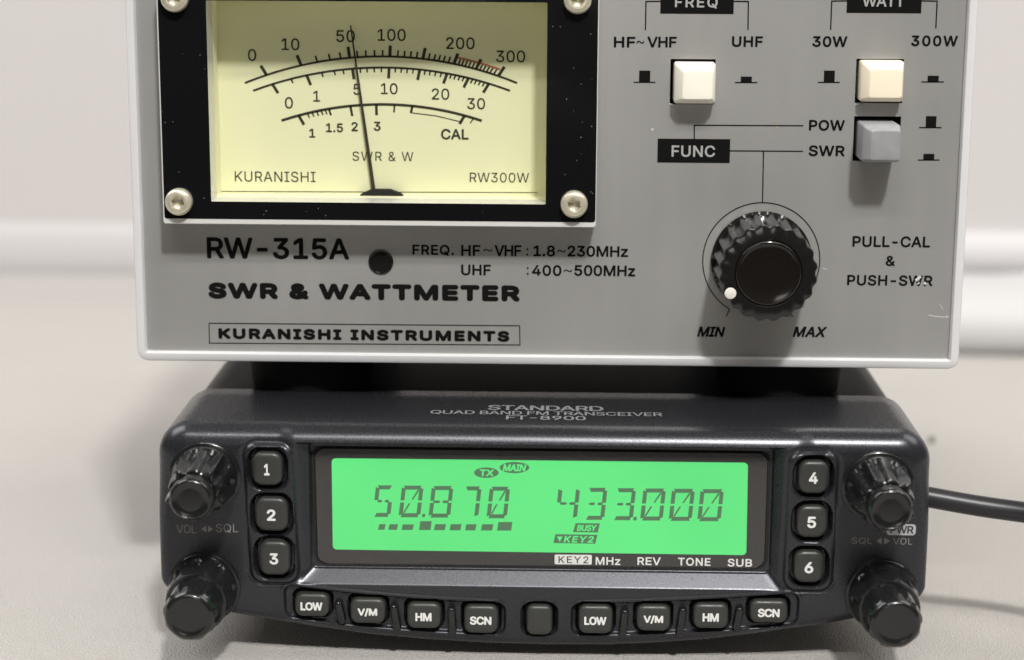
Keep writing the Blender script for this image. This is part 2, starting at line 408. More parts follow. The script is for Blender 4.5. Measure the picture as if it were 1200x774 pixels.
# soft white folded cloth behind the meter on the right
x0, z0 = xz(960, 409, 262); _, z1 = xz(1160, 344, 262)
def pillow(x0, x1, y0, y1, z0, z1, n=40):
    V, Fc = [], []
    for i in range(n+1):
        for j in range(n):
            a = 2*math.pi*j/n; u = i/n
            s = (1-(2*abs(u-0.5))**6)**0.5 if 0 < u < 1 else 0.02
            sy = math.copysign(abs(math.cos(a))**0.7, math.cos(a)); sz = math.copysign(abs(math.sin(a))**0.8, math.sin(a))
            wob = 1+0.05*math.sin(u*17+1.3)+0.03*math.sin(u*41)
            V.append((x0+(x1-x0)*u, (y0+y1)/2+(y1-y0)/2*sy*s, (z0+z1)/2+(z1-z0)/2*sz*s*wob))
    for i in range(n):
        for j in range(n):
            Fc.append([i*n+j, i*n+(j+1) % n, (i+1)*n+(j+1) % n, (i+1)*n+j])
    return V, Fc
cl = part('folded_cloth', pillow(x0, x0+240, 256, 318, -5.0, max(18, z1)), M_foldcloth, smooth=180)
cl['label'] = 'blurred white roll of folded cloth lying behind the meter at right'; cl['category'] = 'cloth'
p = atz(1092, 519, 0)
lint = part('lint', lathe([(0.1, -1.0), (0.55, -0.7), (0.8, -0.1, lambda t: 1+0.3*math.sin(3*t)), (0.5, 0.7, lambda t: 1+0.3*math.cos(2*t)), (0.1, 1.2)], (p[0], p[1], 0.7), (0.3, 0.2, 1), 14, (0, 1, 0)),
            mat('grey lint', (0.18, 0.17, 0.17), 0.9), smooth=180)
lint['label'] = 'tiny dark grey speck of lint on the pale cloth right of the radio'; lint['category'] = 'lint'

# ------------------------------------------------------------------ wattmeter
YP = 22.0                                        # plane of its front panel
YL = YP-1.5                                      # front of the silver lip round it
YW = YP-6.0                                      # front of the black window plate
YD = YP+5.0                                      # dial card
meter = empty('wattmeter', (0, 80, 43.0), 'silver and grey watt meter with cream needle dial, standing on the black radio', 'meter')
PX0, PX1, PZ0 = -75.4, 76.1, 52.8
PZ1 = 125.0
LO = 1.75
def ringxz(l, r, b, t, rad, y): return [(x, y, z) for x, z in rrect(l, r, b, t, rad, 5)]
o_ = (PX0-LO, PX1+LO, PZ0-LO, PZ1+LO)
def o_in(i): return (o_[0]+i, o_[1]-i, o_[2]+i, o_[3]-i)
case = part('case', loft([ringxz(PX0, PX1, PZ0, PZ1, 0.3, YP+30), ringxz(PX0, PX1, PZ0, PZ1, 0.3, YL+0.25), ringxz(PX0-.2, PX1+.2, PZ0-.2, PZ1+.2, 0.4, YL),
                          ringxz(*o_in(0.75), 1.3, YL), ringxz(*o_in(0.22), 1.8, YL+0.22), ringxz(*o_in(0), 2.0, YL+0.75),
                          ringxz(*o_in(0), 2.0, YL+6), ringxz(*o_in(0), 2.0, 118), ringxz(*o_in(0.6), 1.6, 119)], True, True), M_case, meter, smooth=40)
foot_prof = [(0.1, 0), (11.2, 0), (11.8, 0.6), (12.6, 7.4), (12.6, 8.05), (0.1, 8.05)]
foot_me = None
for fx in (-46, 46):
    for fy in (38, 102):
        if foot_me is None:
            f0 = part('foot', lathe(foot_prof, (fx, fy, 43.0), (0, 0, 1), 32, (0, 1, 0)), M_rubber, case, (fx, fy, 43.0)); foot_me = f0
        else:
            c = f0.copy(); COL.objects.link(c); c.parent = case; c.location = (np.array([fx, fy, 43.0])-ORIGIN[case])*MM; ORIGIN[c] = np.array([fx, fy, 43.0])
# panel with openings
win = rect_px(244.5, 640.5, 2.0, 238.0, YW)      # see-through opening of the window plate
whole = (win[0]-0.5, win[1]+0.5, win[2]-0.5, win[3]+0.5)
bt = [rect_px(785.3, 838, 69.5, 122.3, YP), rect_px(1002.6, 1058.2, 69.3, 121, YP), rect_px(1000, 1054.8, 136.6, 189, YP)]
xs = [PX0, PX1, whole[0], whole[1]]+[v for b in bt for v in b[:2]]; zs = [PZ0, PZ1, whole[2], whole[3]]+[v for b in bt for v in b[2:]]
panel = part('front_panel', grid_panel(xs, zs, YP, [whole]+bt), M_panel, meter, smooth=None)
wells = []
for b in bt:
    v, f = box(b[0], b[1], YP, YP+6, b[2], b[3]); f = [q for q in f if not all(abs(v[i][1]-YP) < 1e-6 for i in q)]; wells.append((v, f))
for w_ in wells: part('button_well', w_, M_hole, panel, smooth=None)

# printed legends of the panel
K = Ink(YP)
K.text('RW-315A', 242.4, 409.3, 279, 304, 0.04)
K.text('SWR & WATTMETER', 244, 609.5, 332.8, 352, 0.10, 1.3)
K.text('KURANISHI INSTRUMENTS', 256, 597, 386.3, 399.2, 0.095, 1.2)
K.line([(245, 379), (609, 382), (609.3, 404.5), (245.5, 402.3), (245, 378.6)], 1.1)
K.text('FREQ.', 483.3, 532, 287, 300, 0.04)
K.text('HF', 540.4, 563, 287.3, 300.3, 0.04); K.text('~', 566.5, 577, 292, 295, 0.0); K.text('VHF', 579.5, 611, 287.5, 300.5, 0.04)
K.text(':', 617, 619, 291, 300, 0.04); K.text('1.8', 625, 650.5, 287.8, 300.8, 0.04); K.text('~', 653, 663, 293, 296, 0.0); K.text('230MHz', 665, 736, 288.3, 301.3, 0.04)
K.text('UHF', 540.4, 575.3, 310.3, 323, 0.04); K.text(':', 617.5, 619.5, 313, 322.5, 0.04)
K.text('400', 623.4, 658, 310.8, 323.6, 0.04); K.text('~', 660.5, 670.5, 316, 319, 0.0); K.text('500MHz', 673, 744.5, 311, 324, 0.04)
K.text('HF', 719.3, 744.5, 43.3, 56, 0.045); K.text('~', 746, 755, 48, 51.5, 0.0); K.text('VHF', 758.5, 793, 43.2, 56, 0.045)
K.text('UHF', 857.7, 894, 42.7, 55.4, 0.045)
K.text('30W', 952, 993, 42.6, 55.4, 0.045); K.text('300W', 1067.8, 1122.4, 41.8, 54.6, 0.045)
K.text('POW', 948, 990, 140.7, 153.5, 0.045); K.text('SWR', 947.6, 990, 170.6, 183.5, 0.045)
K.text('PULL-CAL', 999, 1090, 277, 290, 0.04); K.text('&', 1038, 1049, 300, 312, 0.04); K.text('PUSH-SWR', 992.7, 1093, 322.6, 335.2, 0.04)
K.text('MIN', 817, 850, 383, 395, 0.055, 1.0, 0.09); K.text('MAX', 929, 969, 383, 395.3, 0.055, 1.0, 0.08)
K.line([(774, 1.8), (757, 2), (756.4, 35.5)], 1.4); K.line([(860, 1.8), (877, 2), (876.5, 35.5)], 1.4)
K.line([(992.5, 1.2), (974.7, 1.5), (973.4, 35)], 1.4); K.line([(1080, 1.2), (1098.2, 1.5), (1096.6, 33.5)], 1.4)
K.line([(813.6, 163.5), (813.6, 147), (941.5, 147.6)], 1.3); K.line([(855, 177), (941, 177.6)], 1.3); K.line([(894.7, 177.3), (893.6, 237)], 1.3)
for (l, r, y, bl, br, bt_) in ((742.6, 768, 96.7, 749, 762, 83), (861.4, 887.5, 97, 868, 881, 90), (958.4, 984, 96.8, 965.5, 978.2, 83), (1079.7, 1106, 96.3, 1087, 1100, 89),
                               (1077, 1103.3, 149.8, 1084.9, 1097.2, 136.4), (1075.5, 1101, 187.8, 1082, 1094.8, 180.5)):
    K.line([(l, y), (r, y)], 1.3); K.rect(bl, br, bt_, y)
kc = np.array(xz(892, 305.5, YP)); KR = float(xz(892+68.6, 305.5, YP)[0]-kc[0])
a0, a1 = math.radians(-90-31), math.radians(-90+31)
arc = [kc+KR*np.array([math.cos(a), math.sin(a)]) for a in np.linspace(a1, a0+2*math.pi, 90)]
K.stroke(arc, 0.2)
for a, s in ((a0, 1), (a1, -1)):
    p = kc+KR*np.array([math.cos(a), math.sin(a)]); K.stroke([p, p+np.array([-0.5*s-0.1*s, -1.4])], 0.2)
K.build('lettering', M_ink, panel)
for q in ((774, 860, -12, 16.5), (992.5, 1080, -12, 15.6), (770.5, 855.4, 163, 191)):
    B = Ink(YP, 0.05); B.rect(*q); B.build('legend_box', M_ink, panel)
M_rev = mat('panel grey print', (0.36, 0.36, 0.35), 0.5)
for q in (('FREQ', 791, 841, -3.5, 10), ('WATT', 1010.4, 1060, -5, 8), ('FUNC', 787, 838, 170.6, 184.2)):
    W = Ink(YP, 0.09); W.text(*q, 0.03); W.build('reversed_lettering', M_rev, panel)
M_scr = mat('bare scratch', (0.62, 0.61, 0.59), 0.5)   # scratches and chips in the finish
for grp in ((([(1088, 369.5), (1096, 371.2), (1111, 372)], 1.0), ([(1109, 370), (1111.5, 372.5)], 1.4)), (([(1101, 356), (1105, 363)], 0.7),),
            (([(1073, 329), (1079, 324)], 3.0), ([(1075, 333), (1077.5, 331.5)], 1.6)), (([(1083, 331), (1085, 333.5)], 2.2),), (([(763.5, 151), (765.3, 152.8)], 2.2),),
            (([(784.5, 122), (788, 122.6)], 1.6),), (([(1002, 122), (1006, 122.8)], 1.6),), (([(964, 314.5), (969, 316)], 1.0),)):
    S = Ink(YP, 0.07)
    for q in grp: S.line(*q)
    S.build('scratch', M_scr, panel)
Y2 = Ink(YP, 0.07)
for sx, sy, d in ((907, 142, 2), (909, 149, 2), (881, 165, 1.6), (917, 120, 1.4), (879, 171, 1.2)): Y2.line([(sx, sy), (sx+d, sy+d*0.8)], d)
Y2.build('stain', mat('yellow stain', (0.38, 0.34, 0.22), 0.7), panel)
# mechanical zero screw
zc = xz(446.4, 307, YP)
zs_ = box(-1.7, 1.7, -0.16, 0, -0.28, 0.28); ca, sa = math.cos(0.7), math.sin(0.7)
zs_ = ([(zc[0]+x*ca-z*sa, YP+y, zc[1]+x*sa+z*ca) for x, y, z in zs_[0]], zs_[1])
part('zero_screw', join(lathe([(2.35, 0), (2.35, 0.22), (2.2, 0.3), (2.05, 0.26), (2.0, 0.1), (0.02, 0.1)], (zc[0], YP-0.02, zc[1]), n=40), zs_), M_knob, panel, (zc[0], YP, zc[1]), 20)

# window plate: clear acrylic slab with a black printed mask, opening in the middle
wl = xz(183.0, 130, YW)[0]*0 + xz(187.2, 130, YW)[0]; wr = xz(700.4, 130, YW)[0]; wb = xz(450, 265.0, YW)[1]; wt = 122.5
def ring_frame(o, i, yf, yb, bev):
    return loft([[(x, yb, z) for x, z in rrect(*i, 0.2, 4)], [(x, yf, z) for x, z in rrect(*i, 0.2, 4)],
                 [(x, yf, z) for x, z in rrect(o[0]+bev, o[1]-bev, o[2]+bev, o[3]-bev, 0.4, 4)], [(x, yf+bev, z) for x, z in rrect(*o, 0.5, 4)],
                 [(x, yb, z) for x, z in rrect(*o, 0.5, 4)]], False, False)
plate = part('window_plate', ring_frame((wl, wr, wb, wt), win, YW, YP-0.02, 0.15), M_acrylic, meter, smooth=30)
mb = xz(450, 258.6, YW)[1]
part('black_mask', ring_frame((wl+0.25, wr-0.15, mb, wt-0.3), win, YW-0.06, YW-0.01, 0.02), M_blackprint, plate, smooth=None)
part('pane', ([(win[0], YW+0.3, win[2]), (win[1], YW+0.3, win[2]), (win[1], YW+0.3, win[3]), (win[0], YW+0.3, win[3])], [[0, 1, 2, 3]]), M_pane, plate, smooth=None)
D = Ink(YW, 0.10)
for k in range(30):
    u = rng.random()
    if u < 0.6: px, py = rng.uniform(646, 696), rng.uniform(20, 250)
    elif u < 0.8: px, py = rng.uniform(190, 242), rng.uniform(10, 250)
    else: px, py = rng.uniform(250, 640), rng.uniform(242, 255)
    a = rng.uniform(0, 3.1); l = rng.uniform(0.4, 1.6); D.line([(px, py), (px+l*math.cos(a), py+l*math.sin(a))], rng.uniform(0.35, 0.7))
D.build('dust', mat('dust', (0.28, 0.28, 0.27), 0.9), plate)['kind'] = 'stuff'
hexm = lambda t: math.cos(math.pi/6)/math.cos(((t+0.3) % (math.pi/3))-math.pi/6)
scr_prof = [(2.5, 0), (2.5, 0.9), (2.42, 1.3), (2.2, 1.6), (1.9, 1.75), (1.45, 1.78), (1.32, 1.74, hexm), (1.22, 1.6, hexm), (1.15, 0.55, hexm), (0.3, 0.3), (0.02, 0.3)]
first = None
for px, py in ((208.3, 237.8), (672.8, 240.7), (203.3, -1.5), (677, 0.5)):
    c = xz(px, py, YW-1.7); og = np.array([c[0], YW-0.06, c[1]])
    if first is None: first = part('screw', lathe(scr_prof, og, n=48), M_screw, plate, og, smooth=28)
    else:
        s = first.copy(); COL.objects.link(s); s.parent = plate; s.location = (og-ORIGIN[plate])*MM; s.rotation_euler = (0, rng.uniform(0, 1), 0)

# dial
dx0, dx1, dz0, dz1 = win[0]-0.6, win[1]+0.6, win[2]-0.6, win[3]+0.6
dial = part('dial', ([(dx0, YD, dz0), (dx1, YD, dz0), (dx1, YD, dz1), (dx0, YD, dz1)], [[0, 1, 2, 3]]), M_dial, meter, smooth=None)
v, f = box(win[0]-0.02, win[1]+0.02, YW+0.5, YD-0.02, win[2]-0.02, win[3]+0.02)
part('recess_wall', (v, [q for q in f if len({round(v[i][1], 3) for i in q}) > 1]), M_recess, dial, smooth=None)
E_ = Ink(YD, 0.06)
def parab(cx, cy, R, xa, xb, n=60): return [(x, cy+R-math.sqrt(R*R-(x-cx)**2)) for x in np.linspace(xa, xb, n)]
yA = lambda x: 66.4+424-math.sqrt(424**2-(x-446.5)**2)
yB = lambda x: 79.4+430-math.sqrt(430**2-(x-447.2)**2)
yC = lambda x: 122.6+370-math.sqrt(370**2-(x-447)**2)
E_.line([(x, yA(x)) for x in np.linspace(287, 606, 70)], 2.3)
E_.line([(x, yB(x)) for x in np.linspace(296.8, 597.7, 70)], 2.3)
E_.line([(x, yC(x)) for x in np.linspace(330, 564.6, 60)], 2.9)
def tick(fy, x, ln, w, up, ink=E_, piv=300):
    y = fy(x); d = np.array([446-x, piv-y]); d /= np.linalg.norm(d); 
    if up: d = -d
    ink.line([(x, y), (x+d[0]*ln, y+d[1]*ln)], w*1.25)
for x in (312.5, 353, 409.8, 456.8, 495.6, 532, 557.8, 584): tick(yA, x, 13, 2.8, True)
for x in (372, 387, 399.4, 419, 429, 439, 448.5, 466, 473.6, 481, 488, 502, 508.5, 514, 519.5, 525.3): tick(yA, x, 7.5, 1.6, True)
for x in (537, 541, 545, 549, 553.2, 562, 566, 570, 574, 578.5): tick(yA, x, 7, 1.5, True)
for x in (319.3, 359.5, 413, 456, 492, 524, 549, 573): tick(yB, x, 12.5, 2.6, False)
for x in (341, 377, 391.6, 402, 422, 430, 438.5, 447, 463.5, 470.5, 477.5, 484.5, 498.5, 504.5, 511, 517.5, 529, 534, 539, 544, 554, 558.5, 563.3, 568): tick(yB, x, 5.5, 1.4, False)
for x, l, w in ((350, 12.5, 2.6), (360, 6, 1.3), (365.5, 6, 1.3), (371, 6, 1.3), (376.2, 6, 1.3), (381, 6, 1.3), (385.3, 8, 1.8), (410.6, 12, 2.2), (441, 12.5, 2.4), (462.5, 9, 1.6), (483.3, 8.5, 2.2), (544.5, 11.5, 2.6), (555, 7, 1.0)):
    tick(yC, x, l, w, False)
E_.line([(482.5, 132.5), (511, 136), (540, 143)], 1.0)
for s, x, y, h in (('0', 295.5, 64.8, 14), ('10', 340.4, 52.2, 14), ('50', 405, 42.6, 14.3), ('100', 459, 41.3, 14), ('200', 539.5, 51, 14), ('300', 598.4, 66.4, 14),
                   ('0', 338.6, 120.7, 13.5), ('1', 371, 113, 12.5), ('5', 418.4, 105, 13), ('10', 456.2, 104.2, 13), ('20', 516.3, 110.5, 13.3), ('30', 558, 121.7, 13.3)):
    E_.ctext(s, x, y, h, 0.012, 1.0)
for s, x, y, h in (('1', 366, 156.3, 10.5), ('1.5', 392, 150, 10.5), ('2', 415.6, 148.6, 10.8), ('3', 442, 148.2, 10.8), ('CAL', 533, 157.6, 12.5)):
    E_.ctext(s, x, y, h, 0.035)
E_.text('SWR & W', 413, 484.5, 178, 189, 0); E_.text('KURANISHI', 275.2, 369.8, 201.2, 213.4, 0); E_.text('RW300W', 550.5, 620, 202.6, 214, 0)
E_.line([(258, 224.5), (630, 226)], 0.8)
E_.build('scale', M_dialink, dial)
Rr = Ink(YD, 0.04)
Rr.line([(x, yA(x)-8.3) for x in np.linspace(534, 586, 14)], 2.2); Rr.build('red_zone', M_red, dial)
hub = Ink(YD-1.2, 0)
hp = [(417, 232.8), (425, 227), (436, 222.6), (457, 222.8), (468, 227), (477, 233.3)]
hv = [xz(a, b, YD-2.0) for a, b in hp]
part('needle_hub', loft([[(x, YD-2.0, z) for x, z in hv], [(x, YD-0.3, z) for x, z in hv]]), M_hole, dial, smooth=None)
na, nb = np.array(xz(410.8, 30, YD-0.8)), np.array(xz(438.6, 228, YD-0.8))
t = (nb-na)/np.linalg.norm(nb-na); nn = np.array([-t[1], t[0]])
qa = [na+nn*.12, na-nn*.12, nb-nn*.36, nb+nn*.36]
part('needle', loft([[(q[0], YD-0.9, q[1]) for q in qa], [(q[0], YD-0.7, q[1]) for q in qa]]), M_dialink, dial, smooth=None)

# push buttons
def button(face, outer, prot, m, label):
    yf = YP-prot; fx = rect_px(*face, yf); ox = rect_px(*outer, yf+1.7)
    def rr(q, i, y, r): return [(x, y, z) for x, z in rrect(q[0]+i, q[1]-i, q[2]+i, q[3]-i, r, 5)]
    og = ((ox[0]+ox[1])/2, YP, (ox[2]+ox[3])/2)
    return part('push_button', loft([rr(ox, 0, YP+5.5, .5), rr(ox, 0, yf+2.0, .5), rr(ox, .12, yf+1.7, .5), rr(fx, -.22, yf+.16, .45), rr(fx, -.08, yf+.03, .42), rr(fx, .12, yf, .4)]), m, meter, og, 30, label)
button((801, 834, 84, 116), (790.3, 838.6, 74, 121.8), 4.6, M_cream, 'cream push button under the frequency legend')
button((1020, 1056.4, 82.6, 114.3), (1008.5, 1059, 71.8, 119.6), 4.2, M_cream2, 'yellowed cream push button under the watt legend')
button((1021.5, 1053.8, 154.5, 187.2), (1010.5, 1055, 146.5, 190.5), 8.6, M_greybtn, 'worn grey push button below the yellowed one')

# calibration knob
KP = 13.4
flute = lambda t: 1-0.05*(0.5+0.5*math.cos(20*t))**1.2
fl2 = lambda t: 1-0.06*(0.5+0.5*math.cos(20*t))**1.0
kr = 9.15
kp = [(kr*1.02, 0.3, None), (kr*1.03, 1.0, None), (kr*1.0, 1.3, fl2), (kr*0.985, 4.5, fl2), (kr*0.97, KP-1.5, fl2), (kr*0.975, KP-0.5, flute), (kr*0.955, KP-0.12, flute), (kr*0.92, KP, flute), (6.2, KP, None), (6.05, KP-0.12), (6.0, KP-0.5), (0.05, KP-0.5)]
og = (kc[0], YP, kc[1])
knob = part('control_knob', lathe(kp, og, n=200), M_knob, meter, og, smooth=32)
part('cap', lathe([(5.95, KP-0.45), (5.95, KP-0.1), (5.8, KP+0.12), (5.5, KP+0.2), (5.3, KP+0.12), (5.1, KP+0.05), (2.5, KP+0.02), (0.02, KP+0.02)], og, n=72), M_knobcap, knob, og, smooth=60)
dp = xz(856, 344, YP-KP)
part('indicator_dot', lathe([(1.05, -0.1), (1.05, 0.05), (0.9, 0.12), (0.02, 0.14)], (dp[0], YP-KP, dp[1]), n=28), mat('white paint dot', (0.72, 0.70, 0.64), 0.5), knob)

# ------------------------------------------------------------------ transceiver
ZT = 44.0
radio = empty('transceiver', (0, 60, 0), 'black radio with green lit display and four knobs, lying on the pale cloth', 'radio')
# outline of the control head seen from the front
def head_outline():
    P = []
    xl, xr = -70.0, 70.0
    r = 6.0
    # bottom curve from left to right
    bc = [xz(a, b, 1.2) for a, b in ((190, 690), (232, 710), (267, 719.5), (300, 725.5), (367, 737), (433, 747), (500, 753.5), (570, 758), (640, 760), (713, 760), (775, 757), (827, 753), (883, 746), (940, 737.5), (975, 732), (1030, 721), (1083, 705))]
    for a in np.linspace(math.pi, 1.5*math.pi-0.12, 9): P.append((xl+3.4+3.4*math.cos(a), 15.2+3.4*math.sin(a)))
    P += bc[1:-1]
    for a in np.linspace(1.5*math.pi+0.12, 2*math.pi, 9): P.append((xr-3.4+3.4*math.cos(a), 15.2+3.4*math.sin(a)))
    for a in np.linspace(0, math.pi/2, 12): P.append((xr-r+r*math.cos(a), ZT-r+r*math.sin(a)))
    for a in np.linspace(math.pi/2, math.pi, 12): P.append((xl+r+r*math.cos(a), ZT-r+r*math.sin(a)))
    # resample evenly
    P = np.array(P+[P[0]]); s = np.r_[0, np.cumsum(np.linalg.norm(np.diff(P, axis=0), axis=1))]
    u = np.linspace(0, s[-1], 1400, endpoint=False)
    return np.c_[np.interp(u, s, P[:, 0]), np.interp(u, s, P[:, 1])], P
OUT, OUTP = head_outline()
def zrange(x):
    top = ZT if abs(x) <= 64 else ZT-6+math.sqrt(max(0, 36-(abs(x)-64)**2))
    low = OUTP[:40]                       # bottom chain
    ch = OUTP[(OUTP[:, 1] < 16)]
    ch = ch[np.argsort(ch[:, 0])]
    return float(np.interp(x, ch[:, 0], ch[:, 1])), top
ss = lambda t: (lambda c: c*c*(3-2*c))(np.clip(t, 0, 1))
def rr_sdf(x, z, x0, x1, z0, z1, r):
    qx = np.abs(x-(x0+x1)/2)-(x1-x0)/2+r; qz = np.abs(z-(z0+z1)/2)-(z1-z0)/2+r
    return np.hypot(np.maximum(qx, 0), np.maximum(qz, 0))+np.minimum(np.maximum(qx, qz), 0)-r
# key layout from the photograph
YK = -1.0                                   # front of the key caps
num_keys = [('1', 295, 331, 531, 570), ('2', 299, 337.5, 584, 623.5), ('3', 303, 339.5, 635, 675), ('4', 935.5, 971.5, 541, 579.5), ('5', 933.5, 969.5, 593.5, 631), ('6', 930.5, 966, 646.5, 684)]
fun_keys = [('LOW', 345, 385.5, 697, 724), ('V/M', 410, 451.5, 703, 732), ('HM', 476.5, 516.5, 708, 738), ('SCN', 543.5, 583.5, 711, 743.5), ('', 617, 647, 711, 745.5),
            ('LOW', 678, 718, 711, 744), ('V/M', 746, 786, 711, 741), ('HM', 812.5, 854, 709, 738), ('SCN', 879, 923.5, 705, 731.5)]
nk = [(s, rect_px(l, r, t, b, YK)) for s, l, r, t, b in num_keys]
fk = [(s, rect_px(l, r, t, b, YK)) for s, l, r, t, b in fun_keys]
ZC = np.array([[(q[0]+q[1])/2, (q[2]+q[3])/2] for _, q in fk]); ZCP = np.polyfit(ZC[:, 0], ZC[:, 1], 4)
# display recess: outer rim on the face, inner floor
FLOOR = 2.3
rim = dict(x0=xz(344, 600, 0)[0], x1=xz(921, 600, 0)[0], z0=xz(640, 690, 0)[1], z1=xz(640, 521.5, 0)[1])
flo = dict(x0=xz(366, 600, FLOOR)[0], x1=xz(903, 600, FLOOR)[0], z0=xz(640, 667, FLOOR)[1], z1=xz(640, 524.5, FLOOR)[1])
def height(X, Z):
    h = np.zeros_like(X)
    # centre section slightly proud of the wings
    h += 0.5*ss((62-np.abs(X-0.5)-13.6)/3.4)*ss((Z-22)/6)
    # lower band leans back towards the table
    h -= 0.045*np.maximum(0, 13.0-Z)**1.6*0.6
    # display recess
    tl = (X-rim['x0'])/(flo['x0']-rim['x0']); tr = (rim['x1']-X)/(rim['x1']-flo['x1']); tb = (Z-rim['z0'])/(flo['z0']-rim['z0']); tt = (rim['z1']-Z)/0.9
    k = 7.0
    m = -np.log(np.exp(-k*np.clip(tl, -2, 4))+np.exp(-k*np.clip(tr, -2, 4))+np.exp(-k*np.clip(tb, -2, 4))+np.exp(-k*np.clip(tt, -2, 4)))/k
    c = np.clip(m, 0, 1); c = np.where(c < .12, c*c/.24, np.where(c > .9, .94+(c-.9)*.6, c-.06)); c = np.minimum(c, 1)
    h = h*(1-c)-(FLOOR+0.25)*c
    # raised key columns
    for ks in (nk[:3], nk[3:]):
        xa = min(q[0] for _, q in ks)-1.35; xb = max(q[1] for _, q in ks)+1.35; za = min(q[2] for _, q in ks)-1.7; zb_ = max(q[3] for _, q in ks)+1.5
        cx = np.interp(Z, [za, zb_], [np.mean(ks[2][1][:2]), np.mean(ks[0][1][:2])])
        d = rr_sdf(X-cx, Z, -4.45, 4.45, za, zb_, 2.4); h += 0.55*ss(-d/0.7+0.3)
        h -= 0.25*np.exp(-((d-0.25)/0.35)**2)
    for s, q in nk:
        d = rr_sdf(X, Z, q[0]-.85, q[1]+.85, q[2]-.85, q[3]+.85, 2.6); h -= 2.2*ss(-d/0.5+0.3)
    # function key channels
    zc = np.polyval(ZCP, X)
    for ia, ib, ea, eb in ((0, 3, 2.0, 1.3), (5, 8, 1.3, 2.0), (4, 4, 1.0, 1.0)):
        xa, xb = fk[ia][1][0]-ea, fk[ib][1][1]+eb
        d = rr_sdf(X, Z-zc, xa, xb, -3.3, 3.0, 1.6); h -= 0.75*ss(-d/0.45+0.3); h += 0.18*np.exp(-((d-0.35)/0.35)**2)
    for s, q in fk:
        d = rr_sdf(X, Z, q[0]-.5, q[1]+.5, q[2]-.5, q[3]+.55, 1.7); h -= 1.6*ss(-d/0.45+0.3)
    return h
def head_mesh():
    def clus(a, b, n, e, ne):
        t = np.linspace(a+e, b-e, n); c = e*(1-np.cos(np.linspace(0, math.pi/2, ne+1)))
        return np.r_[a+c[:-1], t, (b-c[:-1])[::-1]]
    xs = clus(-70.0, 70.0, 620, 4.0, 26)
    zr = np.array([zrange(x) for x in xs])
    ZM = 13.3                              # above this the rows run level, so that the display edges stay straight
    lowv = np.r_[0.12*(1-np.cos(np.linspace(0, math.pi/2, 15)))[:-1], np.linspace(0.12, 1, 46)]
    upz = np.r_[np.arange(ZM, 18.0, 0.11), np.arange(18.0, ZT-4.2, 0.22)]
    upz = (upz-ZM)/(ZT-ZM); c_ = 1-upz[-1]; upz = np.r_[upz[:-1], upz[-1]+c_*np.sin(np.linspace(0, math.pi/2, 24))]
    nl = len(lowv); X = np.repeat(xs[:, None], nl+len(upz)-1, 1); Z = np.empty_like(X)
    zm = np.minimum(np.maximum(ZM, zr[:, 0]+2.0), zr[:, 1]-4)[:, None]
    Z[:, :nl] = zr[:, :1]+(zm-zr[:, :1])*lowv[None]; Z[:, nl:] = zm+(zr[:, 1:]-zm)*upz[None, 1:]
    h = height(X, Z)
    # distance to the outline, for the rounded edge
    d = np.full(X.shape, 99.0); near = np.zeros(X.shape, bool)
    near[:] = (np.abs(X) > 63) | (Z > ZT-7) | (Z < 17)
    pts = np.c_[X[near], Z[near]]; dd = np.empty(len(pts))
    for i in range(0, len(pts), 4000):
        q = pts[i:i+4000, None, :]; A_ = OUTP[:-1][None]; B_ = OUTP[1:][None]; AB = B_-A_
        tt = np.clip(((q-A_)*AB).sum(2)/np.maximum((AB**2).sum(2), 1e-9), 0, 1)
        dd[i:i+4000] = np.sqrt(((q-A_-AB*tt[..., None])**2).sum(2)).min(1)
    d[near] = dd
    d[0, :] = 0; d[-1, :] = 0; d[:, 0] = 0; d[:, -1] = 0
    R = 2.2+2.0*ss((Z-25)/12)
    t = np.clip(d/R, 0, 1); y = -h + R*(1-np.sqrt(np.clip(1-(1-t)**2, 0, 1)))
    nx, nz = X.shape
    V = np.c_[X.ravel(), y.ravel(), Z.ravel()].tolist(); idx = np.arange(nx*nz).reshape(nx, nz)
    q = np.stack([idx[:-1, :-1], idx[1:, :-1], idx[1:, 1:], idx[:-1, 1:]], -1).reshape(-1, 4).tolist()
    loop = list(idx[:, 0])+list(idx[-1, 1:])+list(idx[-2::-1, -1])+list(idx[0, -2:0:-1])
    prev = loop
    for yy, ins in ((12, 0.0), (22, 0.0), (28.0, 0.0), (28.9, 0.35), (29.2, 1.1)):
        n0 = len(V)
        for i in loop:
            x, z = V[i][0], V[i][2]
            k = 1-ins/45; kz = 1-ins/20
            V.append([x*k, yy, 24+(z-24)*kz])
        cur = list(range(n0, n0+len(loop)))
        for a in range(len(loop)):
            b = (a+1) % len(loop); q.append([prev[a], prev[b], cur[b], cur[a]])
        prev = cur
    q.append(prev)
    return V, q
head = part('control_head', head_mesh(), M_shell, radio, smooth=50)
# main body behind the head
bo = [(x*0.985, z) for x, z in OUTP[:-1]]
def body_ring(y, s=1.0, dz=0.0): return [(x*0.985*s, y, 24+(z-24)*(0.965*s)+dz) for x, z in OUTP[:-1]]
part('rear_body', loft([body_ring(28.0), body_ring(31), body_ring(165), body_ring(167, 0.97)]), M_body, radio, smooth=30)
ff = []
for fx in (-45, 45):
    for fy in (60, 150): ff.append(lathe([(0.05, 0), (4, 0), (4.4, 0.5), (4.4, 6)], (fx, fy, 0.02), (0, 0, 1), 24, (0, 1, 0)))
for q in ff: part('foot', q, M_rubber, radio)

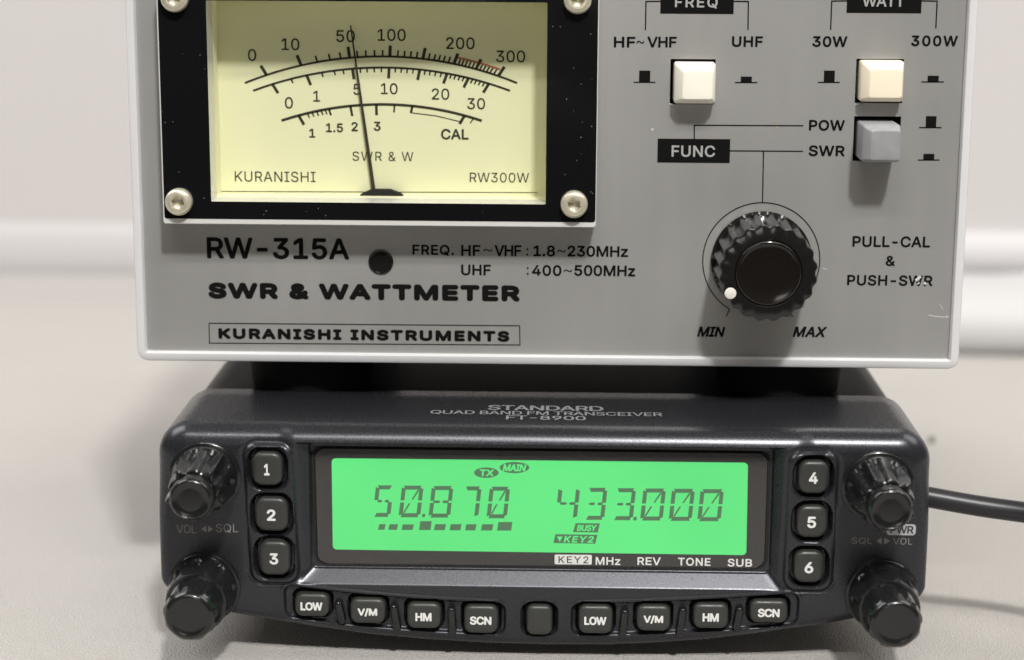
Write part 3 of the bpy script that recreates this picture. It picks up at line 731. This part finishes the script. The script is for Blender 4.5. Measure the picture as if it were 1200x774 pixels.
# keys
def keycap(name, q, r, yf, yb, bev, m, legend, lh, parent=radio):
    og = ((q[0]+q[1])/2, yb, (q[2]+q[3])/2)
    rings = [[(x, yb, z) for x, z in rrect(q[0]-.1, q[1]+.1, q[2]-.1, q[3]+.1, r, 7)]]
    for k in range(6):
        a = math.pi/2*k/5; ins = bev*(1-math.cos(a)); y = yf+bev*(1-math.sin(a))
        rings.append([(x, y, z) for x, z in rrect(q[0]+ins, q[1]-ins, q[2]+ins, q[3]-ins, max(.2, r-ins), 7)])
    rings.append([(x, yf-.06, z) for x, z in rrect(q[0]+bev+.7, q[1]-bev-.7, q[2]+bev+.7, q[3]-bev-.7, .8, 7)])
    k = part(name, loft(rings), m, parent, og, 60)
    return k
for s, q in nk:
    k = keycap('number_key', q, 1.8, YK, 1.6, 0.8, M_key, s, 0)
    i = Ink(YK-0.06, 0.05); v, f, _ = glyphs(s, 0.05); cx, cz = (q[0]+q[1])/2-.05, (q[2]+q[3])/2
    W_, H_ = (1.6, 2.15) if s != '1' else (1.0, 2.15)
    i.add([(cx+W_*(a-.5), cz+H_*(b-.5), c) for a, b, c in v], f); i.build('legend', M_white, k)
wid = {'LOW': 4.05, 'V/M': 3.6, 'HM': 2.95, 'SCN': 3.95}
for s, q in fk:
    k = keycap('function_key', q, 1.5 if s else 1.3, YK+0.2, 1.8, 0.75, M_key, s, 0)
    if s:
        i = Ink(YK+0.14, 0.05); w, h = wid[s], 1.62; cx, cz = (q[0]+q[1])/2-.05, (q[2]+q[3])/2-.1
        v, f, _ = glyphs(s, 0.06, 1.0, w/h); i.add([(cx+w*(a-.5), cz+h*(b-.5), c) for a, b, c in v], f); i.build('legend', M_white, k)
# slanted ribs between the function keys
for (xt, xb_, yt, yb_) in ((395.5, 401.5, 705, 732), (460.5, 466, 709, 741), (528.5, 530.5, 712.5, 745), (732.8, 729.5, 715, 748), (801, 796, 713, 748), (868, 862.5, 712, 739.5)):
    a = np.array(xz(xt, yt, -0.3)); b = np.array(xz(xb_, yb_, -0.3)); t = (b-a)/np.linalg.norm(b-a); n = np.array([-t[1], t[0]]); hw = 0.72
    rings = []
    for y, ins in ((1.4, 0), (-0.1, 0), (-0.45, .18), (-0.55, .45)):
        ring = []
        for c, sgn in ((b, 1), (a, -1)):
            for k in range(7):
                ang = math.pi*(k/6)-math.pi/2; p = c - t*sgn*hw + (t*sgn*math.cos(ang)+n*sgn*math.sin(ang))*(hw-ins); ring.append((p[0], y, p[1]))
        rings.append(ring)
    part('key_rib', loft(rings), M_rknob, radio, ((a[0]+b[0])/2, 0, (a[1]+b[1])/2), 50)

# display
YB = FLOOR-0.35
def poly_px(pts, Y): return [xz(a, b, Y) for a, b in pts]
def bez_outline(ins=0.0, n=6):
    TL, TR, BR, BL = [np.array(xz(*p, YB)) for p in ((367.5, 525.5), (901, 531.5), (896.5, 666), (371.5, 660.5))]
    P = []; r = 1.9
    for c, p, nx_ in ((TR, TL, BR), (TL, BL, TR)[::1], (BL, BR, TL), (BR, TR, BL)):
        pass
    C = [TR, TL, BL, BR]
    for i, c in enumerate(C):
        pv, nx_ = C[i-1], C[(i+1) % 4]
        u = (pv-c)/np.linalg.norm(pv-c); w = (nx_-c)/np.linalg.norm(nx_-c); cc = c+(u+w)*r
        for k in range(n+1):
            a = k/n*math.pi/2; P.append(cc-w*(r)*math.cos(a)*1.0 - u*r*math.sin(a) if False else cc-(w*math.cos(a)+u*math.sin(a))*r)
    P = np.array(P); cen = P.mean(0)
    return [tuple(p+(cen-p)/np.linalg.norm(cen-p)*ins) for p in P]
bo0, bo1 = bez_outline(0), bez_outline(0.22)
disp = part('display', loft([[(x, FLOOR+.6, z) for x, z in bo0], [(x, YB+.25, z) for x, z in bo0], [(x, YB, z) for x, z in bo1]]), M_bezel, radio, smooth=None)
gs = bez_outline(-0.5)
part('gasket', loft([[(x, FLOOR+.4, z) for x, z in bo0], [(x, FLOOR-.06, z) for x, z in bo0], [(x, FLOOR-.06, z) for x, z in gs], [(x, FLOOR+.4, z) for x, z in gs]], False, False), M_hole, disp, smooth=None)
YS = YB-0.03
def lcd_outline(Y):
    C = [np.array(xz(*p, Y)) for p in ((876.6, 542.5), (388.6, 537.2), (390, 644.2), (874.6, 650.8))]; P = []; r = 0.75
    for i, c in enumerate(C):
        pv, nx_ = C[i-1], C[(i+1) % 4]; u = (pv-c)/np.linalg.norm(pv-c); w = (nx_-c)/np.linalg.norm(nx_-c); cc = c+(u+w)*r
        for k in range(6):
            a = k/5*math.pi/2; P.append(tuple(cc-(w*math.cos(a)+u*math.sin(a))*r))
    return P
lo = lcd_outline(YS)
screen = part('screen', ([(x, YS, z) for x, z in lo], [list(range(len(lo)))]), M_lcd, disp, smooth=None)
G = Ink(YS, 0.03)
SEG = {'0': 'abcdef/', '8': 'abcdefg', '5': 'acdfg', '7': 'abc', '4': 'bcfg', '3': 'abcdg'}
def digit(ch, l, r, t, b, slant=4.2):
    """seven segment figure in pixels, leaning right"""
    w = r-l-slant; h = b-t; th = 4.7; g = 1.2
    def P(u, v): return (l+u+slant*(1-v/h)-0.0, t+v)
    for s in SEG[ch]:
        if s in 'ad':
            v0 = 0 if s == 'a' else h-th
            q = [(g+1, v0), (w-g-1, v0), (w-g-3, v0+th), (g+3, v0+th)] if s == 'a' else [(g+3, v0), (w-g-3, v0), (w-g-1, v0+th), (g+1, v0+th)]
            G.poly([P(*k) for k in q])
        elif s == 'g':
            m = h/2; G.poly([P(*k) for k in ((3, m), (5, m-1.5), (w/2-2, m-1.5), (w/2-1, m), (w/2-2, m+1.5), (5, m+1.5))]); G.poly([P(*k) for k in ((w/2+1.5, m), (w/2+3, m-1.6), (w-5, m-1.6), (w-3, m), (w-5, m+1.6), (w/2+3, m+1.6))])
        elif s == '/':
            G.poly([P(*k) for k in ((w-6.4, 4.6), (w-4.6, 5.6), (w/2+2.2, h/2-2), (w/2+.2, h/2-2.4))]); G.poly([P(*k) for k in ((4.8, h-5.6), (6.4, h-4.6), (w/2-.6, h/2+2.4), (w/2-2.6, h/2+2.0))])
        else:
            u0 = 0 if s in 'fe' else w-th; v0, v1 = (g+.8, h/2-g) if s in 'bf' else (h/2+g, h-g-.8)
            G.poly([P(*k) for k in ((u0, v0), (u0+th, v0+(1.8 if s in 'bf' else 0)), (u0+th, v1-(0 if s in 'bf' else 1.8)), (u0, v1))])
yl = lambda x: (x-436)*0.0118
for ch, l, r in (('5', 436.5, 461.5), ('0', 467, 496.5), ('8', 502, 531.5), ('7', 540, 564.5), ('0', 570, 598)): digit(ch, l, r, 569+yl(l), 606+yl(l))
G.poly([(495, 602.5), (498.3, 602.5), (498, 606.2), (494.6, 606.2)])
for ch, l, r in (('4', 650.5, 680), ('3', 684.5, 712), ('3', 717.5, 745.5), ('0', 750, 780.5), ('0', 783.5, 814.5), ('0', 817, 848.5)): digit(ch, l, r, 569+yl(l), 606.5+yl(l))
G.poly([(742.5, 606), (746.3, 606), (746, 610), (742, 610)])
for l, r, t in ((443, 452, 614.5), (455, 466.5, 614.6), (470.5, 485, 614.8), (491, 506, 611), (508.5, 522.7, 614.5), (526.8, 541, 614.5), (545, 558.5, 614.6), (563.5, 578.2, 614.6), (582.5, 600.5, 612)):
    b = 621+yl(l)*0.6; G.poly([(l+1.5, t), (r, t), (r-1.5, b), (l, b)])
G.ellipse(555.5, 584.3, 548, 560.3); G.ellipse(585.5, 620.3, 541.6, 554.8)
G.poly([(674.5, 613.3), (703, 613.6), (700.5, 624.2), (671.5, 623.8)]); G.poly([(651, 626.2), (700.2, 627), (697.5, 637.4), (648.4, 636.6)])
G.build('segment', M_lcdink, screen)
G2 = Ink(YS, 0.06)
G2.text('TX', 561.5, 579, 550.2, 558.3, 0.06, 1.15, 0.05); G2.text('MAIN', 589, 616.8, 544.2, 552.4, 0.06, 1.0, 0.06)
G2.text('BUSY', 676, 699.3, 615.2, 622.6, 0.05, 1.0, 0.05); G2.text('KEY2', 660.5, 696, 628.2, 636, 0.05, 1.1, 0.05); G2.poly([(652.7, 628.8), (659.4, 628.9), (655.8, 635.2)])
G2.build('reversed_segment', M_lcd, screen)
T = Ink(YB, 0.05)
T.text('MHz', 698, 727, 653, 662.2, 0.035); T.text('REV', 747, 774.3, 653.2, 662.4, 0.035); T.text('TONE', 794.5, 832.6, 653.8, 663.2, 0.035); T.text('SUB', 852.7, 881.4, 655, 664.3, 0.035)
T.poly([(651, 650), (692.6, 650.4), (693.6, 651.4), (693.4, 660.8), (692.4, 661.8), (651, 661.4), (650, 660.4), (650, 651)])
T.build('lettering', M_white, disp)
T2 = Ink(YB, 0.08); T2.text('KEY2', 654.5, 689.5, 652, 660, 0.01, 1.1); T2.build('key_lettering', M_bezel, disp)
wv = bez_outline(0.3)
part('pane', ([(x, YB-0.35, z) for x, z in wv], [list(range(len(wv)))]), M_pane, disp, smooth=None)

# print beside the knobs and on the top of the head
T3 = Ink(-0.02, 0.07); T3.text('VOL', 207, 230, 615, 625, 0.0); T3.text('SQL', 253, 279, 614, 624.6, 0.0)
T3.poly([(236, 620), (242, 616), (242, 624)]); T3.poly([(250, 620), (244, 616), (244, 624)]); T3.build('lettering', M_sidelet, head)
T3 = Ink(-0.02, 0.07); T3.text('SQL', 998, 1022, 630, 638, 0.0); T3.poly([(1027, 634), (1033, 630), (1033, 638)]); T3.poly([(1043, 634), (1036, 630), (1036, 638)]); T3.text('VOL', 1046.5, 1069, 630.5, 638.3, 0.0)
T3.build('lettering', M_sidelet, head)
T4 = Ink(-0.02, 0.07); q = rect_px(1039, 1073.2, 614.3, 627.3, 0); T4.add(rrect(q[0], q[1], q[2], q[3], .6, 4), [list(range(20))]); T4.build('power_badge', M_paleink, head)
T5 = Ink(-0.02, 0.10); T5.text('PWR', 1043.5, 1070.5, 616.3, 625.3, 0.035); T5.build('badge_lettering', M_bezel, head)
def top_text(parts_, Z):
    V, Fc = [], []
    for s, l, r, t, b, bold, st in parts_:
        p0, p1 = atz(l, (t+b)/2, Z), atz(r, (t+b)/2, Z); ya, yb = atz((l+r)/2, b, Z)[1], atz((l+r)/2, t, Z)[1]
        v, f, _ = glyphs(s, bold, st, (p1[0]-p0[0])/(yb-ya), 0.0, 2.6); n = len(V)
        V += [(p0[0]+(p1[0]-p0[0])*a, ya+(yb-ya)*b_, Z+c) for a, b_, c in v]; Fc += [[i+n for i in k] for k in f]
    return V, Fc
part('top_lettering', top_text([('STANDARD', 571.5, 707, 475.6, 481.3, 0.03, 1.3), ('QUAD BAND FM TRANSCEIVER', 504, 776, 482.3, 486.9, 0.015, 1.3), ('FT-8900', 593, 686.6, 487.5, 492.3, 0.02, 1.3)], ZT+0.04), M_toplet, head, smooth=None)

# knobs
def rib(n, a0, w, amp, sharp=2.0):
    def m(t):
        d = ((t-a0+math.pi/n) % (2*math.pi/n))-math.pi/n
        return 1+amp*math.exp(-(d/w)**2)
    return m
def scal(n, a0, amp):
    return lambda t: 1-amp*(0.5+0.5*math.cos(n*(t-a0)))**2
def upper_knob(c, a0):
    og = np.array([c[0], 0.0, c[1]])
    m = lambda t: rib(5, a0, 0.10, 0.15)(t)*scal(10, a0+math.pi/10, 0.085)(t)
    prof = [(6.5, -1.0), (6.5, 0.55), (6.3, 0.75), (6.05, 0.8), (5.95, 0.8), (5.95, 1.3), (5.85, 1.6), (5.75, 2.0), (5.45, 2.6, m), (5.1, 6.5, m), (4.75, 10.6, m), (4.55, 11.3, m), (4.25, 11.5, m), (3.95, 11.5), (3.9, 11.2), (0.05, 11.2)]
    k = part('tuning_knob', lathe(prof, og, n=168), M_rknob, radio, og, 34)
    part('knob_cap', lathe([(3.85, 11), (3.85, 13.6), (3.75, 14.2), (3.5, 14.6), (3.25, 14.7), (3.15, 14.6), (2.0, 14.62), (0.02, 14.62)], og, n=64), M_rknob, k, og, 50)
def lower_knob(c, a0):
    og = np.array([c[0], 0.0, c[1]])
    m = lambda t: rib(8, a0, 0.08, 0.055)(t)*scal(8, a0+math.pi/8, 0.075)(t)
    prof = [(6.6, -1.0), (6.6, 0.6), (6.4, 0.8), (6.1, 0.85), (6.1, 1.3), (6.0, 1.7), (5.85, 2.2, m), (5.6, 6.5, m), (5.55, 8.6, None), (5.4, 8.95), (5.0, 9.0), (0.05, 9.0)]
    k = part('tuning_knob', lathe(prof, og, n=168), M_rknob, radio, og, 34)
    m2 = scal(9, a0, 0.07)
    part('knob_cap', lathe([(5.0, 8.8, m2), (4.85, 12.5, m2), (4.8, 14.6, m2), (4.5, 14.9), (4.4, 15.3), (4.05, 15.75), (3.7, 15.95), (3.4, 15.95), (3.25, 15.85), (2.0, 15.9), (0.02, 15.9)], og, n=108), M_rknob, k, og, 40)
upper_knob(xz(240.5, 558.5, 0), math.radians(52)); upper_knob(xz(1028.5, 570, 0), math.radians(118))
lower_knob(xz(240, 688, 0), math.radians(30)); lower_knob(xz(1033, 696, 0), math.radians(70))

# ------------------------------------------------------------------ cable
cz = []
for px, py, Y in ((1060, 578, 17), (1095, 584.5, 16), (1130, 590, 15), (1165, 595.5, 14), (1200, 601, 12.5), (1240, 608, 10), (1300, 622, 5), (1400, 655, -4)):
    cz.append(at(px, py, Y))
P = np.array(cz); s = np.arange(len(P)); u = np.linspace(0, len(P)-1, 50)
deg = 4
fit = np.c_[[np.polyval(np.polyfit(s, P[:, i], deg), u) for i in range(3)]].T
cb = part('cable', tube(fit, 1.97, 24), M_cable, smooth=60)
cb['label'] = 'black round cable leaving the right side of the radio'; cb['category'] = 'cable'
